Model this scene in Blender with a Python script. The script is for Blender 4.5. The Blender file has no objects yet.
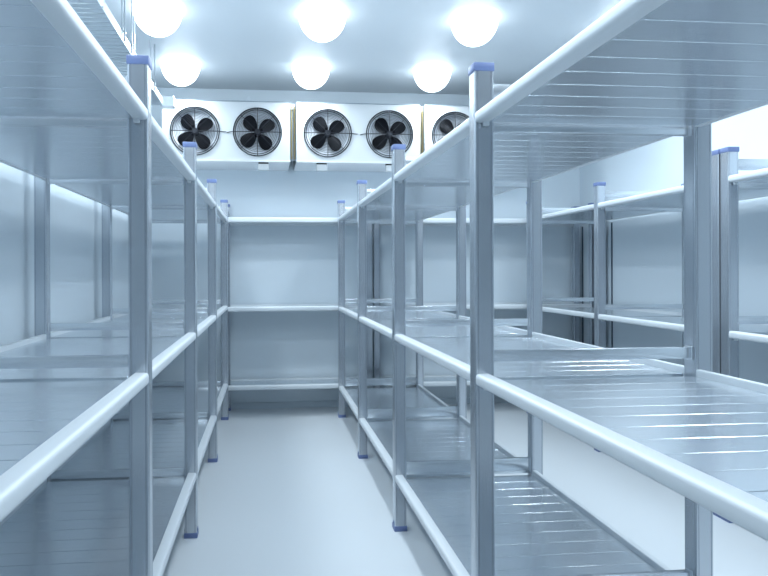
import bpy, bmesh, math, random
from mathutils import Matrix, Vector
random.seed(4)
sc = bpy.context.scene
COL = sc.collection
CZ = 1.2745            # camera height above the floor
PI = math.pi

# ------------------------------------------------------------------ materials
def principled(name):
    m = bpy.data.materials.new(name); m.use_nodes = True
    nt = m.node_tree
    return m, nt, nt.nodes['Principled BSDF']

def streak_nodes(nt, b, col, scale, amt, rough, ramt, bump=0.0):
    """noise stretched along one axis: brushed metal / soft unevenness"""
    tc = nt.nodes.new('ShaderNodeTexCoord')
    mp = nt.nodes.new('ShaderNodeMapping'); mp.inputs['Scale'].default_value = scale
    nt.links.new(tc.outputs['Object'], mp.inputs['Vector'])
    n = nt.nodes.new('ShaderNodeTexNoise'); n.inputs['Scale'].default_value = 1.0
    n.inputs['Detail'].default_value = 4; n.inputs['Roughness'].default_value = .6
    nt.links.new(mp.outputs['Vector'], n.inputs['Vector'])
    mx = nt.nodes.new('ShaderNodeMix'); mx.data_type = 'RGBA'
    mx.inputs[6].default_value = tuple(c*(1-amt) for c in col)+(1,)
    mx.inputs[7].default_value = tuple(min(1, c*(1+amt)) for c in col)+(1,)
    nt.links.new(n.outputs['Fac'], mx.inputs[0])
    nt.links.new(mx.outputs[2], b.inputs['Base Color'])
    mr = nt.nodes.new('ShaderNodeMapRange')
    mr.inputs['To Min'].default_value = max(0.02, rough-ramt); mr.inputs['To Max'].default_value = rough+ramt
    nt.links.new(n.outputs['Fac'], mr.inputs['Value'])
    nt.links.new(mr.outputs['Result'], b.inputs['Roughness'])
    if bump:
        bp = nt.nodes.new('ShaderNodeBump'); bp.inputs['Strength'].default_value = bump
        bp.inputs['Distance'].default_value = .002
        nt.links.new(n.outputs['Fac'], bp.inputs['Height'])
        nt.links.new(bp.outputs['Normal'], b.inputs['Normal'])

def mat(name, col, rough=.5, metal=0.0, scale=(3, 3, 3), amt=.03, ramt=.04, bump=0.0, aniso=0.0, spec=.5):
    m, nt, b = principled(name)
    b.inputs['Metallic'].default_value = metal
    b.inputs['Specular IOR Level'].default_value = spec
    b.inputs['Anisotropic'].default_value = aniso
    streak_nodes(nt, b, col, scale, amt, rough, ramt, bump)
    return m

M = {}
M['post'] = mat('anodised_post', (.56, .595, .64), .25, .90, (90, 90, 1.0), .012, .012)
M['rail'] = mat('satin_rail', (.70, .75, .79), .48, .15, (3, 3, 3), .01, .02)
M['beam'] = mat('brushed_beam', (.72, .76, .80), .24, .86, (2, 90, 90), .012, .012)
M['deck'] = mat('brushed_deck', (.76, .815, .865), .25, .84, (1.5, 120, 40), .025, .025)
M['cap'] = mat('blue_plastic_cap', (.145, .20, .39), .42, 0, (30, 30, 30), .04, .04)
M['wall'] = mat('coated_wall_panel', (.69, .77, .83), .26, 0, (1.2, 1.2, .8), .02, .04, 0, 0, .6)
M['ceil'] = mat('ceiling_panel', (.62, .67, .71), .45, 0, (1, 1, 1), .02, .04)
M['floor'] = mat('resin_floor', (.72, .77, .81), .30, 0, (.7, .7, .7), .01, .03, 0, 0, .5)
M['base'] = mat('baseboard_coating', (.62, .70, .76), .35, 0)
M['seam'] = mat('dark_joint_seal', (.05, .08, .12), .5, 0)
M['shadow_plate_grey'] = mat('grey_shadow_line_and_plate', (.22, .27, .32), .5, 0)  # painted shadow line on the cooler tops; also the coil end plates
M['unit'] = mat('white_enamel', (.50, .53, .55), .32, 0, (3, 3, 3), .01, .03)
M['pan'] = mat('white_drip_pan', (.86, .88, .90), .4, 0)
M['black'] = mat('black_plastic', (.003, .003, .004), .8, 0, (20, 20, 20), .1, .05, 0, 0, .03)
M['wire'] = mat('grille_wire', (.008, .011, .018), .4, .3)
M['fins'] = mat('coil_fins', (.66, .70, .75), .5, .1, (400, 3, 3), .08, .05)
M['copper'] = mat('yellowed_copper', (.30, .24, .10), .45, .6, (60, 60, 60), .2, .05)
M['tray'] = mat('galvanised_tray', (.50, .55, .59), .45, .5, (20, 20, 20), .06, .05)
M['traydark'] = mat('galvanised_tray_slats', (.36, .41, .45), .5, .5, (20, 20, 20), .08, .05)
lm, nt, b = principled('lit_opal_glass')
b.inputs['Base Color'].default_value = (.9, .95, 1, 1)
b.inputs['Emission Color'].default_value = (.83, .932, 1.0, 1)
b.inputs['Emission Strength'].default_value = 5.0
M['lamp'] = lm

# ------------------------------------------------------------------ mesh tools
def add_box(bm, x0, x1, y0, y1, z0, z1, bev=0.0, seg=2):
    r = bmesh.ops.create_cube(bm, size=1)
    vs = r['verts']
    for v in vs:
        v.co = Vector(((x0+x1)/2+v.co.x*(x1-x0), (y0+y1)/2+v.co.y*(y1-y0), (z0+z1)/2+v.co.z*(z1-z0)))
    if bev > 0:
        es = list({e for v in vs for e in v.link_edges})
        bmesh.ops.bevel(bm, geom=es, offset=bev, segments=seg, affect='EDGES', profile=.5)

def add_cyl(bm, p0, p1, r, seg=12, r2=None):
    p0 = Vector(p0); p1 = Vector(p1); d = p1-p0
    q = d.to_track_quat('Z', 'Y').to_matrix().to_4x4()
    bmesh.ops.create_cone(bm, cap_ends=True, segments=seg, radius1=r, radius2=r if r2 is None else r2,
                          depth=d.length, matrix=Matrix.Translation((p0+p1)/2) @ q)

def add_ring(bm, c, R, r, seg=48, ms=6):
    """torus facing -Y around centre c"""
    vs = []
    for i in range(seg):
        a = 2*PI*i/seg
        row = []
        for j in range(ms):
            t = 2*PI*j/ms
            rr = R + r*math.cos(t)
            row.append(bm.verts.new((c[0]+rr*math.cos(a), c[1]+r*math.sin(t), c[2]+rr*math.sin(a))))
        vs.append(row)
    for i in range(seg):
        for j in range(ms):
            bm.faces.new((vs[i][j], vs[(i+1) % seg][j], vs[(i+1) % seg][(j+1) % ms], vs[i][(j+1) % ms]))

def add_lathe(bm, prof, c=(0, 0, 0), seg=48):
    rows = []
    for (r, z) in prof:
        rows.append([bm.verts.new((c[0]+r*math.cos(2*PI*i/seg), c[1]+r*math.sin(2*PI*i/seg), c[2]+z)) for i in range(seg)])
    for k in range(len(rows)-1):
        for i in range(seg):
            bm.faces.new((rows[k][i], rows[k][(i+1) % seg], rows[k+1][(i+1) % seg], rows[k+1][i]))
    for row in (rows[0], rows[-1]):
        bm.faces.new(row)

def extrude_profile(bm, pts, y0, y1):
    """closed (x,z) outline swept along Y"""
    a = [bm.verts.new((x, y0, z)) for x, z in pts]
    c = [bm.verts.new((x, y1, z)) for x, z in pts]
    n = len(pts)
    for i in range(n):
        bm.faces.new((a[i], a[(i+1) % n], c[(i+1) % n], c[i]))
    bm.faces.new(a[::-1]); bm.faces.new(c)

def obj(name, bm, material, parent=None, smooth=True):
    bmesh.ops.recalc_face_normals(bm, faces=bm.faces)
    me = bpy.data.meshes.new(name)
    bm.to_mesh(me); bm.free()
    me.materials.append(material)
    if smooth:
        for p in me.polygons: p.use_smooth = True
        me.set_sharp_from_angle(angle=math.radians(35))
    o = bpy.data.objects.new(name, me); COL.objects.link(o)
    if parent is not None: o.parent = parent
    return o

def thing(name, label, cat, loc=(0, 0, 0), group=None):
    o = bpy.data.objects.new(name, None); COL.objects.link(o)
    o.empty_display_size = .1
    o.location = loc; o['label'] = label; o['category'] = cat
    if group: o['group'] = group
    return o

def struct(name, bm, m):
    o = obj(name, bm, m, None, False); o['kind'] = 'structure'; return o

def box_obj(name, m, parent, *a, **k):
    bm = bmesh.new(); add_box(bm, *a, **k); return obj(name, bm, m, parent)

# ------------------------------------------------------------------ the room
XW0, XW1 = -1.135, 3.06
YW0, YW1 = -3.6, 6.12
H = CZ + 1.705
def wallbox(name, m, *a):
    bm = bmesh.new(); add_box(bm, *a); return struct(name, bm, m)
T = .1
wallbox('floor', M['floor'], XW0-T, XW1+T, YW0-T, YW1+T, -T, 0)
wallbox('ceiling', M['ceil'], XW0-T, XW1+T, YW0-T, YW1+T, H, H+T)
wallbox('wall_left', M['wall'], XW0-T, XW0, YW0-T, YW1+T, 0, H)
wallbox('wall_right', M['wall'], XW1, XW1+T, YW0-T, YW1+T, 0, H)
wallbox('wall_back', M['wall'], XW0, XW1, YW1, YW1+T, 0, H)
wallbox('wall_front', M['wall'], XW0, XW1, YW0-T, YW0, 0, H)
def coving(name, pts, along, a, b):
    bm = bmesh.new(); extrude_profile(bm, pts, a, b)
    if along == 'x':
        bmesh.ops.rotate(bm, verts=bm.verts, cent=(0, 0, 0), matrix=Matrix.Rotation(-PI/2, 3, 'Z'))
    return struct(name, bm, M['base'])
cv = [(0, 0), (.022, 0), (.014, .012), (.010, .05), (0, .056)]
coving('baseboard_left', [(XW0+x, z) for x, z in cv], 'y', YW0, YW1)
coving('baseboard_right', [(XW1-x, z) for x, z in cv], 'y', YW0, YW1)
coving('baseboard_back', [(-YW1+x, z) for x, z in cv], 'x', XW0, XW1)
# vertical panel joints of the right wall, dark seals
wallbox('trim_1', M['seam'], XW1-.004, XW1, 5.515, 5.535, .06, CZ+.43)
wallbox('trim_2', M['seam'], XW1-.004, XW1, 6.055, 6.075, .06, CZ+.43)

# ------------------------------------------------------------------ racks
PW = .0575
CAPH = .026
POST_TOP = CZ+.625

def rail_outline(w, h, r=.011, n=4):
    pts = []
    for cx, cz, a0 in ((w-.004, h-.004, 0), (r, h-r, 90), (r, r, 180), (w-.004, .004, 270)):
        rr = r if cx == r else .004
        for k in range(n+1):
            a = math.radians(a0+90*k/n)
            pts.append((cx+rr*math.cos(a), cz+rr*math.sin(a)))
    return pts

RW = .041
REC = .028
def make_rail(parent, side_x, inward, y0, y1, z0, z1, RW=.041):
    """rail along Y; side_x = outer face, inward = +1/-1 direction to the shelf"""
    bm = bmesh.new()
    pts = [(side_x+inward*x, z0+z) for x, z in rail_outline(RW, z1-z0)]
    extrude_profile(bm, pts, y0, y1)
    return obj('rail', bm, M['rail'], parent)

def post_mesh():
    """hollow-looking square aluminium profile with rounded corners and two shallow grooves a side"""
    bm = bmesh.new()
    h = PW/2; r = .004; g = .0016
    side = [(-h+r, h), (-.0225, h), (-.0215, h-g), (-.0195, h-g), (-.0185, h), (.0185, h), (.0195, h-g), (.0215, h-g), (.0225, h), (h-r, h)]
    pts = []
    for k in range(4):
        ca, sa = math.cos(-PI/2*k), math.sin(-PI/2*k)
        for x, y in side: pts.append((x*ca-y*sa, x*sa+y*ca))
        for a in (67, 45, 22):
            x = h-r+r*math.cos(math.radians(a)); y = h-r+r*math.sin(math.radians(a))
            pts.append((x*ca-y*sa, x*sa+y*ca))
    z0, z1 = .024, POST_TOP-CAPH+.004
    A = [bm.verts.new((x, y, z0)) for x, y in pts]; B = [bm.verts.new((x, y, z1)) for x, y in pts]
    n = len(pts)
    for i in range(n): bm.faces.new((A[i], A[(i+1) % n], B[(i+1) % n], B[i]))
    bm.faces.new(A); bm.faces.new(B)
    return bm

proto = {}
def post(parent, x, y):
    """one upright; its two plastic ends are sub-parts"""
    if 'post' not in proto:
        p = obj('post', post_mesh(), M['post'], parent, False)
        bm = bmesh.new(); e = PW/2+.003
        add_box(bm, -e, e, -e, e, POST_TOP-CAPH, POST_TOP, .003)
        add_box(bm, -PW/2+.005, PW/2-.005, -PW/2+.005, PW/2-.005, POST_TOP-CAPH-.01, POST_TOP-CAPH+.004)
        c = obj('post_cap', bm, M['cap'], p)
        bm = bmesh.new(); add_box(bm, -e, e, -e, e, 0.0, .025, .002)
        for sx in (-1, 1):
            xa, xb = sorted((sx*e, sx*(PW/2+.0005)))
            add_box(bm, xa, xb, -.012, .012, .02, .042, .0008, 1)
        f = obj('foot', bm, M['cap'], p)
        proto['post'] = (p, c, f)
        p.location = (x, y, 0)
        return p
    p0, c0, f0 = proto['post']
    p = p0.copy(); COL.objects.link(p); p.parent = parent; p.location = (x, y, 0)
    for k in (c0, f0):
        q = k.copy(); COL.objects.link(q); q.parent = p
    return p

def deck(parent, x0, x1, y0, y1, ztop, along='x', pitch=.1025):
    """shelf of brushed planks, narrow open joints; along = direction the planks run"""
    bm = bmesh.new()
    L = (y1-y0) if along == 'x' else (x1-x0)
    n = max(1, round(L/pitch)); p = L/n; g = .0016
    for i in range(n):
        if along == 'x': add_box(bm, x0, x1, y0+i*p+g, y0+(i+1)*p-g, ztop-.011, ztop, .0007, 1)
        else: add_box(bm, x0+i*p+g, x0+(i+1)*p-g, y0, y1, ztop-.011, ztop, .0007, 1)
    return obj('shelf_deck', bm, M['deck'], parent)

def beam(parent, x0, x1, yc, z0, z1):
    bm = bmesh.new()
    d = .012
    # C-channel with lips
    add_box(bm, x0, x1, yc-d, yc+d, z0, z1, .003)
    for ex, s in ((x0, 1), (x1, -1)):       # end cleats
        xa, xb = sorted((ex, ex+s*.006))
        add_box(bm, xa, xb, yc-.018, yc+.018, z0-.004, z1+.004, .002, 1)
    return obj('cross_beam', bm, M['beam'], parent)

def hook(parent, x, y, z):
    bm = bmesh.new(); add_box(bm, x-.009, x+.009, y-.006, y+.006, z-.012, z+.002, .002)
    return obj('hook', bm, M['rail'], parent)

BEAMS = ((.522, .567), (.422, .480), (-.274, -.239), (-1.004, -.940))
def side_rack(t, xa, xb, inward, ys, levels, low_gap=0, first=0.0):
    """rack along Y. xa = aisle face, xb = far face, ys = near faces of the posts"""
    lo, hi = min(xa, xb), max(xa, xb)
    for y in ys:
        post(t, xa+inward*PW/2, y+PW/2); post(t, xb-inward*PW/2, y+PW/2)
        for z0, z1 in BEAMS:
            beam(t, lo+PW-.001, hi-PW+.001, y+PW/2, CZ+z0, CZ+z1)
    for i in range(len(ys)-1):
        ya, yb = ys[i]+PW, ys[i+1]
        for z0, z1 in levels:
            make_rail(t, xa, inward, ya, yb, CZ+z0, CZ+z1)
            make_rail(t, xb-inward*REC, -inward, ya, yb, CZ+z0, CZ+z1, .028)
            hook(t, xa+inward*.03, yb-.012, CZ+z0)
            zt = CZ+z1-.021
            e1, e2 = sorted((xa+inward*(RW-.001), xb-inward*(REC+.027))); deck(t, e1, e2, ya+.001, yb-.001, zt)
B = 1.25
LV_R = ((.444, .478), (-.342, -.306), (-1.032, -.997))
LV_L = ((.439, .474), (-.324, -.288), (-.992, -.960))
YR, YL = 1.890, 1.913
XR, XRF = .619, 1.316+PW
XL, XLF = -.340, -.340-.748
XO, XOF = 2.316, 2.316+.72

t = thing('shelving_rack', 'four-tier aluminium shelving rack along the left wall, left of the aisle', 'shelving rack', (XL-.37, YL+1.25, 0))
def rebase(root):
    """keep world positions of children while the Empty sits at the thing's base"""
    for c in root.children:
        c.location = c.location - root.location
side_rack(t, XL, XLF, -1, [YL+B*k for k in range(-1, 4)], LV_L)
bpy.context.view_layer.update(); rebase(t)
t = thing('shelving_rack', 'free-standing aluminium shelving rack just right of the aisle, in the middle of the room', 'shelving rack', (XR+.37, YR+1.25, 0))
side_rack(t, XR, XRF, 1, [YR+B*k for k in range(-1, 4)], LV_R)
bpy.context.view_layer.update(); rebase(t)
YO = 3.07
t = thing('shelving_rack', 'aluminium shelving rack against the right wall, nearer unit cut by the photo edge', 'shelving rack', (XO+.36, YO-B/2, 0), 'racks against the right wall')
side_rack(t, XO, XOF, 1, [YO-B, YO], LV_R)
bpy.context.view_layer.update(); rebase(t)
t = thing('shelving_rack', 'aluminium shelving rack against the right wall, the farther unit reaching the back corner', 'shelving rack', (XO+.36, YO+B, 0), 'racks against the right wall')
side_rack(t, XO, XOF, 1, [YO+PW+.012, 4.37, 5.58], LV_R)
bpy.context.view_layer.update(); rebase(t)

# racks across the back wall (long side towards the camera)
def rail_x(parent, x0, x1, y_out, inward, z0, z1):
    bm = bmesh.new()
    extrude_profile(bm, [(inward*x, z0+z) for x, z in rail_outline(RW, z1-z0)], x0, x1)
    bmesh.ops.rotate(bm, verts=bm.verts, cent=(0, 0, 0), matrix=Matrix.Rotation(-PI/2, 3, 'Z'))
    # rotation maps (x,y)->(y,-x)
    for v in bm.verts: v.co.y = -v.co.y + y_out
    return obj('rail', bm, M['rail'], parent)
YB0, YB1 = 5.70, 6.09
LV_B = ((.432, .478), (-.345, -.302), (-1.030, -.990))
def back_rack(t, x0, x1, posts):
    for (x, y) in posts: post(t, x, y)
    for z0, z1 in LV_B:
        rail_x(t, x0, x1, YB0, 1, CZ+z0, CZ+z1)
        rail_x(t, x0, x1, YB1, -1, CZ+z0, CZ+z1)
        deck(t, x0, x1, YB0+RW-.001, YB1-RW+.001, CZ+z1-.012, 'y')
t = thing('shelving_rack', 'shallow aluminium shelving across the back wall, closing the end of the aisle', 'shelving rack', (.32, 5.9, 0), 'shelves across the back wall')
back_rack(t, XL-.0+.001, .930, [(.9565, YB1-PW/2), (XL-.03, YB1-PW/2)])
bpy.context.view_layer.update(); rebase(t)
t = thing('shelving_rack', 'shallow aluminium shelving on the back wall behind middle and right racks', 'shelving rack', (2.0, 5.9, 0), 'shelves across the back wall')
back_rack(t, 1.052, 2.960, [(1.0265, YB1-PW/2), (1.17, YB0+RW+PW/2), (2.9865, YB1-PW/2), (2.9865, YB0+PW/2)])
bpy.context.view_layer.update(); rebase(t)

# ------------------------------------------------------------------ evaporator cooler units on the back wall
FY = 5.60                       # face plane
ZF = CZ+1.199                   # fan centre height
ZU0, ZU1 = CZ+.954, CZ+1.457
def spoon(bm, ang, R):
    """one broad rounded blade, pitched, in the XZ plane facing -Y"""
    n = 22; f = []; k = []
    ca, sa = math.cos(ang), math.sin(ang)
    th = .004
    out = []
    for i in range(n):
        a = 2*PI*i/n
        u = math.cos(a); v = math.sin(a)
        r = .46*R + .37*R*u
        w = .27*R*v*(1+.25*u)
        w += .05*R*math.sin((u+1)*1.4)
        out.append((r, w))
    for (r, w) in out:
        y = w*.25
        x = r*ca-w*sa; z = r*sa+w*ca
        f.append(bm.verts.new((x, y-th/2, z))); k.append(bm.verts.new((x, y+th/2, z)))
    cx, cz = .47*R*ca, .47*R*sa
    cf = bm.verts.new((cx, -th, cz)); ck = bm.verts.new((cx, th/2, cz))
    for i in range(n):
        j = (i+1) % n
        bm.faces.new((f[i], f[j], k[j], k[i])); bm.faces.new((cf, f[j], f[i])); bm.faces.new((ck, k[i], k[j]))
    # neck to the hub
    q = bmesh.ops.create_cube(bm, size=1)['verts']
    for v in q:
        r = .10*R + (v.co.x+.5)*.16*R; w = v.co.z*.13*R
        v.co = Vector((r*ca-w*sa, v.co.y*.006, r*sa+w*ca))

RF = .205
def fan_parts(unit, x):
    z = ZF
    # recessed well behind the grille with finned coil at the back
    g = bmesh.new()
    for R, r in ((RF, .0058), (RF*.92, .0036)): add_ring(g, (0, 0, 0), R, r, 64, 6)
    for k in range(10):
        add_ring(g, (0, -.012*math.cos(k/10*PI/2), 0), RF*(.26+.062*k), .0017, 48, 4)
    for k in range(8):
        a = k*PI/4
        rr = .0034 if k % 2 == 0 else .0026
        p0 = (RF*.09*math.cos(a), -.013, RF*.09*math.sin(a)); p1 = (RF*math.cos(a), 0, RF*math.sin(a))
        add_cyl(g, p0, p1, rr, 6)
    add_ring(g, (0, -.013, 0), RF*.10, .004, 24, 6)
    add_cyl(g, (0, -.016, 0), (0, -.006, 0), RF*.075, 20)
    gr = obj('fan_guard', g, M['wire'], unit); gr.location = (x, FY-.006, z)
    b = bmesh.new()
    for k in range(4): spoon(b, math.radians(33+90*k), RF)
    bl = obj('fan_blade_set', b, M['black'], unit); bl.location = (x, FY+.035, z)
    h = bmesh.new(); add_cyl(h, (0, -.02, 0), (0, .05, 0), RF*.14, 20)
    hb = obj('hub', h, M['wire'], bl)
    # shroud collar around the opening
    s = bmesh.new()
    R0, R1 = RF+.006, RF-.004
    seg = 64; rows = []
    for (R, y) in ((R0, 0), (R0, -.008), (R1, -.008), (R1-.012, .09), (R0, .09)):
        rows.append([s.verts.new((R*math.cos(2*PI*i/seg), y, R*math.sin(2*PI*i/seg))) for i in range(seg)])
    for a in range(5):
        for i in range(seg):
            s.faces.new((rows[a][i], rows[a][(i+1) % seg], rows[(a+1) % 5][(i+1) % seg], rows[(a+1) % 5][i]))
    sh = obj('fan_shroud', s, M['unit'], unit); sh.location = (x, FY, z)

def face_with_holes(bm, x0, x1, z0, z1, fans, R, y0, y1):
    """front plate with round holes: square cells around each fan bridged to the hole circle"""
    edges = [x0]
    for a, b_ in zip(fans[:-1], fans[1:]): edges.append((a+b_)/2)
    edges.append(x1)
    for f, a, b_ in zip(fans, edges[:-1], edges[1:]):
        seg = 64
        inner = []; outer = []
        for i in range(seg):
            t = 2*PI*i/seg+PI/4
            c, s = math.cos(t), math.sin(t)
            inner.append((f+R*c, ZF+R*s))
            # project to rectangle
            ks = []
            if c > 1e-9: ks.append((b_-f)/c)
            if c < -1e-9: ks.append((a-f)/c)
            if s > 1e-9: ks.append((z1-ZF)/s)
            if s < -1e-9: ks.append((z0-ZF)/s)
            k = min(ks); outer.append((f+k*c, ZF+k*s))
        for y in (y0, y1):
            I = [bm.verts.new((x, y, z)) for x, z in inner]; O = [bm.verts.new((x, y, z)) for x, z in outer]
            for i in range(seg): bm.faces.new((I[i], I[(i+1) % seg], O[(i+1) % seg], O[i]))
            # corners
            for cx, cz in ((a, z0), (a, z1), (b_, z0), (b_, z1)):
                ds = sorted(range(seg), key=lambda i: 0)
                for i in range(seg):
                    p, q = outer[i], outer[(i+1) % seg]
                    onx = abs(p[0]-cx) < 1e-6 or abs(q[0]-cx) < 1e-6
                    onz = abs(p[1]-cz) < 1e-6 or abs(q[1]-cz) < 1e-6
                    if onx and onz and abs(p[0]-q[0]) > 1e-6 and abs(p[1]-q[1]) > 1e-6:
                        c = bm.verts.new((cx, y, cz)); bm.faces.new((O[i], O[(i+1) % seg], c))

def cooler(label, x0, x1, fans, drains, coil_right):
    t = thing('evaporator_cooler', label, 'cooling unit', ((x0+x1)/2, (FY+YW1)/2, ZU0), 'evaporator coolers on the back wall')
    bm = bmesh.new()
    face_with_holes(bm, x0, x1, ZU0, ZU1, fans, RF, FY, FY+.003)
    add_box(bm, x0, x1, FY, YW1-.001, ZU1, ZU1+.004, .0008, 1)
    add_box(bm, x0, x0+.004, FY+.001, YW1-.001, ZU0, ZU1)
    add_box(bm, x1-.004, x1, FY+.001, YW1-.001, ZU0, ZU1)
    obj('housing', bm, M['unit'], t)
    box_obj('drip_pan', M['pan'], t, x0, x1, FY, YW1-.001, ZU0-.003, ZU0, bev=.0008, seg=1)
    box_obj('top_shadow_line', M['shadow_plate_grey'], t, x0-.002, x1+.002, FY-.004, FY+.004, ZU1, ZU1+.007, bev=.001, seg=1)  # dark strip painted in for the shadow gap along the top edge
    box_obj('drip_pan_lip', M['unit'], t, x0-.002, x1+.002, FY-.008, FY+.002, ZU0-.014, ZU0+.004, bev=.002)
    bm = bmesh.new()
    add_box(bm, x0+.006, x1-.006, FY+.07, FY+.34, ZU0+.02, ZU1-.02)
    obj('coil_block', bm, M['fins'], t)
    for f in fans: fan_parts(t, f)
    for d in drains:
        k = box_obj('drain_fitting', M['unit'], t, d-.048, d+.048, FY+.01, FY+.06, ZU0-.078, ZU0-.022, bev=.006)
        bm = bmesh.new(); add_box(bm, d-.044, d+.044, FY+.012, FY+.056, ZU0-.024, ZU0-.0035, .002)
        obj('gasket', bm, M['black'], k)
    # leads from the fan rings
    for f, s in [(fans[0], 1), (fans[-1], -1)]:
        bm = bmesh.new()
        xs = [f+s*(RF+.001), f+s*(RF+.028), f+s*(RF+.055)]
        pts = [(xs[0], FY-.006, ZF), (xs[1], FY-.010, ZF-.004), (xs[2], FY-.002, ZF-.006+.004*s)]
        for a, b_ in zip(pts[:-1], pts[1:]): add_cyl(bm, a, b_, .0035, 8)
        obj('fan_lead', bm, M['wire'], t)
    if coil_right:
        a, b_ = coil_right
        bm = bmesh.new()
        n = 30
        cols = 2
        for c in range(cols):
            xc = a+(b_-a)*(.25+.5*c)
            for i in range(n):
                z = ZU0+.03+(ZU1-ZU0-.06)*i/(n-1)
                rr = (ZU1-ZU0-.06)/(n-1)*.36
                add_cyl(bm, (xc, FY+.03, z), (xc, FY+.055, z), rr, 8)
        obj('coil_bend_set', bm, M['copper'], t)
        box_obj('end_plate', M['shadow_plate_grey'], t, a, b_, FY+.055, FY+.06, ZU0+.01, ZU1-.01)
        box_obj('bracket', M['unit'], t, a, b_, FY+.04, FY+.07, ZU1-.05, ZU1, bev=.002)
    bpy.context.view_layer.update(); rebase(t)
cooler('white two-fan cooling unit on the back wall, leftmost of the three', -.880, .200, (-.606, -.078), (-.028,), (.202, .252))
cooler('white two-fan cooling unit above the end of the aisle, middle of the three', .254, 1.340, (.526, 1.068), (.475, 1.085), (1.342, 1.378))
cooler('white two-fan cooling unit on the back wall, rightmost and half hidden by the middle rack', 1.380, 2.460, (1.652, 2.188), (1.7,), None)

# ------------------------------------------------------------------ ceiling lamps
def lamp(x, y, label, group, first=[None]):
    t = thing('ceiling_lamp', label, 'ceiling lamp', (x, y, H), group)
    if first[0] is None:
        R = .158; prof = [(0.0005, -.176)]
        for i in range(1, 15):
            a = i/14*PI/2
            prof.append((R*math.sin(a), -.176+.1745*(1-math.cos(a))))
        bm = bmesh.new(); add_lathe(bm, prof, seg=48)
        g = obj('opal_globe', bm, M['lamp'], t)
        first[0] = (g,)
    else:
        for k in first[0]:
            q = k.copy(); COL.objects.link(q); q.parent = t
    if LD[0] is None:
        LD[0] = bpy.data.lights.new('lamp_light', 'AREA'); LD[0].shape = 'DISK'; LD[0].size = .22
        LD[0].energy = LAMP_W; LD[0].spread = math.radians(165); LD[0].color = (.83, .932, 1.0)
    l = bpy.data.objects.new('lamp_light', LD[0]); COL.objects.link(l); l.parent = t; l.location = (0, 0, -.180)
    return t
LAMP_W = 7.6
LD = [None]
G = 'domed ceiling lamps'
cols = [(-.70, 'above the left rack'), (.37, 'above the aisle'), (1.405, 'above the middle rack')]
for (x, w) in cols:
    lamp(x, 5.42, 'lit white dome lamp on the ceiling close to the cooler fans, '+w, G)
for (x, w) in cols:
    lamp(x, 4.29, 'lit white dome lamp on the ceiling, larger front row, '+w, G)
for y in (3.08, 1.91, .74):
    for (x, w) in cols+[(2.15, '')]:  # unseen lamps added because the room needs their light, fourth column included
        lamp(x, y, 'added unseen dome lamp on the ceiling, lighting the near part of the room', 'added dome lamps out of the frame')
for y in (4.25,):  # invented lamp behind the racks, added to brighten the right side
    lamp(2.45, y, 'added unseen dome lamp on the ceiling above the right racks, for extra light', 'added dome lamps hidden by the racks')

# ------------------------------------------------------------------ suspended cable tray, upper left
TZ = CZ+1.35
t = thing('cable_tray', 'slatted metal cable tray hung from the ceiling by thin rods above the left rack', 'cable tray', (-.95, 3.4, TZ))
tx0, tx1, ty0, ty1 = -1.08, -.835, 1.2, 5.36
bm = bmesh.new()
n = int((ty1-ty0)/.06)
for i in range(n):
    y = ty0+(ty1-ty0)*i/n
    add_box(bm, tx0+.002, tx1-.002, y, y+.048, TZ, TZ+.004)
obj('slatted_floor', bm, M['traydark'], t)
for xx, s in ((tx0, 1), (tx1, -1)):
    bm = bmesh.new()
    add_box(bm, xx-.0015, xx+.0015, ty0, ty1, TZ, TZ+.055)
    xa, xb = sorted((xx, xx+s*.012)); add_box(bm, xa, xb, ty0, ty1, TZ+.052, TZ+.056)
    obj('side_flange', bm, M['tray'], t)
bm = bmesh.new()
add_box(bm, tx1-.02, tx1+.085, ty1-.004, ty1+.10, TZ-.003, TZ+.003)
add_box(bm, tx1+.0, tx1+.083, ty1-.002, ty1+.003, TZ, TZ+.075)
add_box(bm, tx1+.081, tx1+.085, ty1-.004, ty1+.10, TZ-.003, TZ+.085)
obj('end_bracket', bm, M['tray'], t)
for y in (3.86, 3.93, 4.13, 4.21, 4.78, 4.96):
    bm = bmesh.new(); add_cyl(bm, (tx1+.004, y, TZ+.01), (tx1+.004, y, H-.001), .004, 8)
    add_cyl(bm, (tx1+.004, y, TZ+.058), (tx1+.004, y, TZ+.068), .009, 6)
    obj('threaded_rod', bm, M['tray'], t)
for y in (2.6, 3.4):
    box_obj('clamp', M['tray'], t, tx1-.002, tx1+.008, y, y+.02, TZ+.005, TZ+.085, bev=.001, seg=1)
bpy.context.view_layer.update(); rebase(t)

# ------------------------------------------------------------------ world, camera, view
w = bpy.data.worlds.new('world'); sc.world = w; w.use_nodes = True
w.node_tree.nodes['Background'].inputs['Color'].default_value = (.4, .5, .6, 1)
w.node_tree.nodes['Background'].inputs['Strength'].default_value = .2

cam = bpy.data.cameras.new('camera'); co = bpy.data.objects.new('camera', cam); COL.objects.link(co)
cam.sensor_fit = 'HORIZONTAL'; cam.sensor_width = 36; cam.lens = 36*650/768
cam.shift_x = (384-329.9)/768; cam.shift_y = -(288-271.8)/768
cam.clip_start = .02
yaw = math.atan(.0965)
co.matrix_world = Matrix.Translation((0, 0, CZ)) @ Matrix.Rotation(-yaw, 4, 'Z') @ Matrix.Rotation(PI/2, 4, 'X') @ Matrix.Rotation(-.0035, 4, 'Z')
sc.camera = co
sc.view_settings.view_transform = 'Standard'; sc.view_settings.look = 'None'
sc.view_settings.gamma = 1; sc.view_settings.use_curve_mapping = False
sc.view_settings.exposure = 0.14
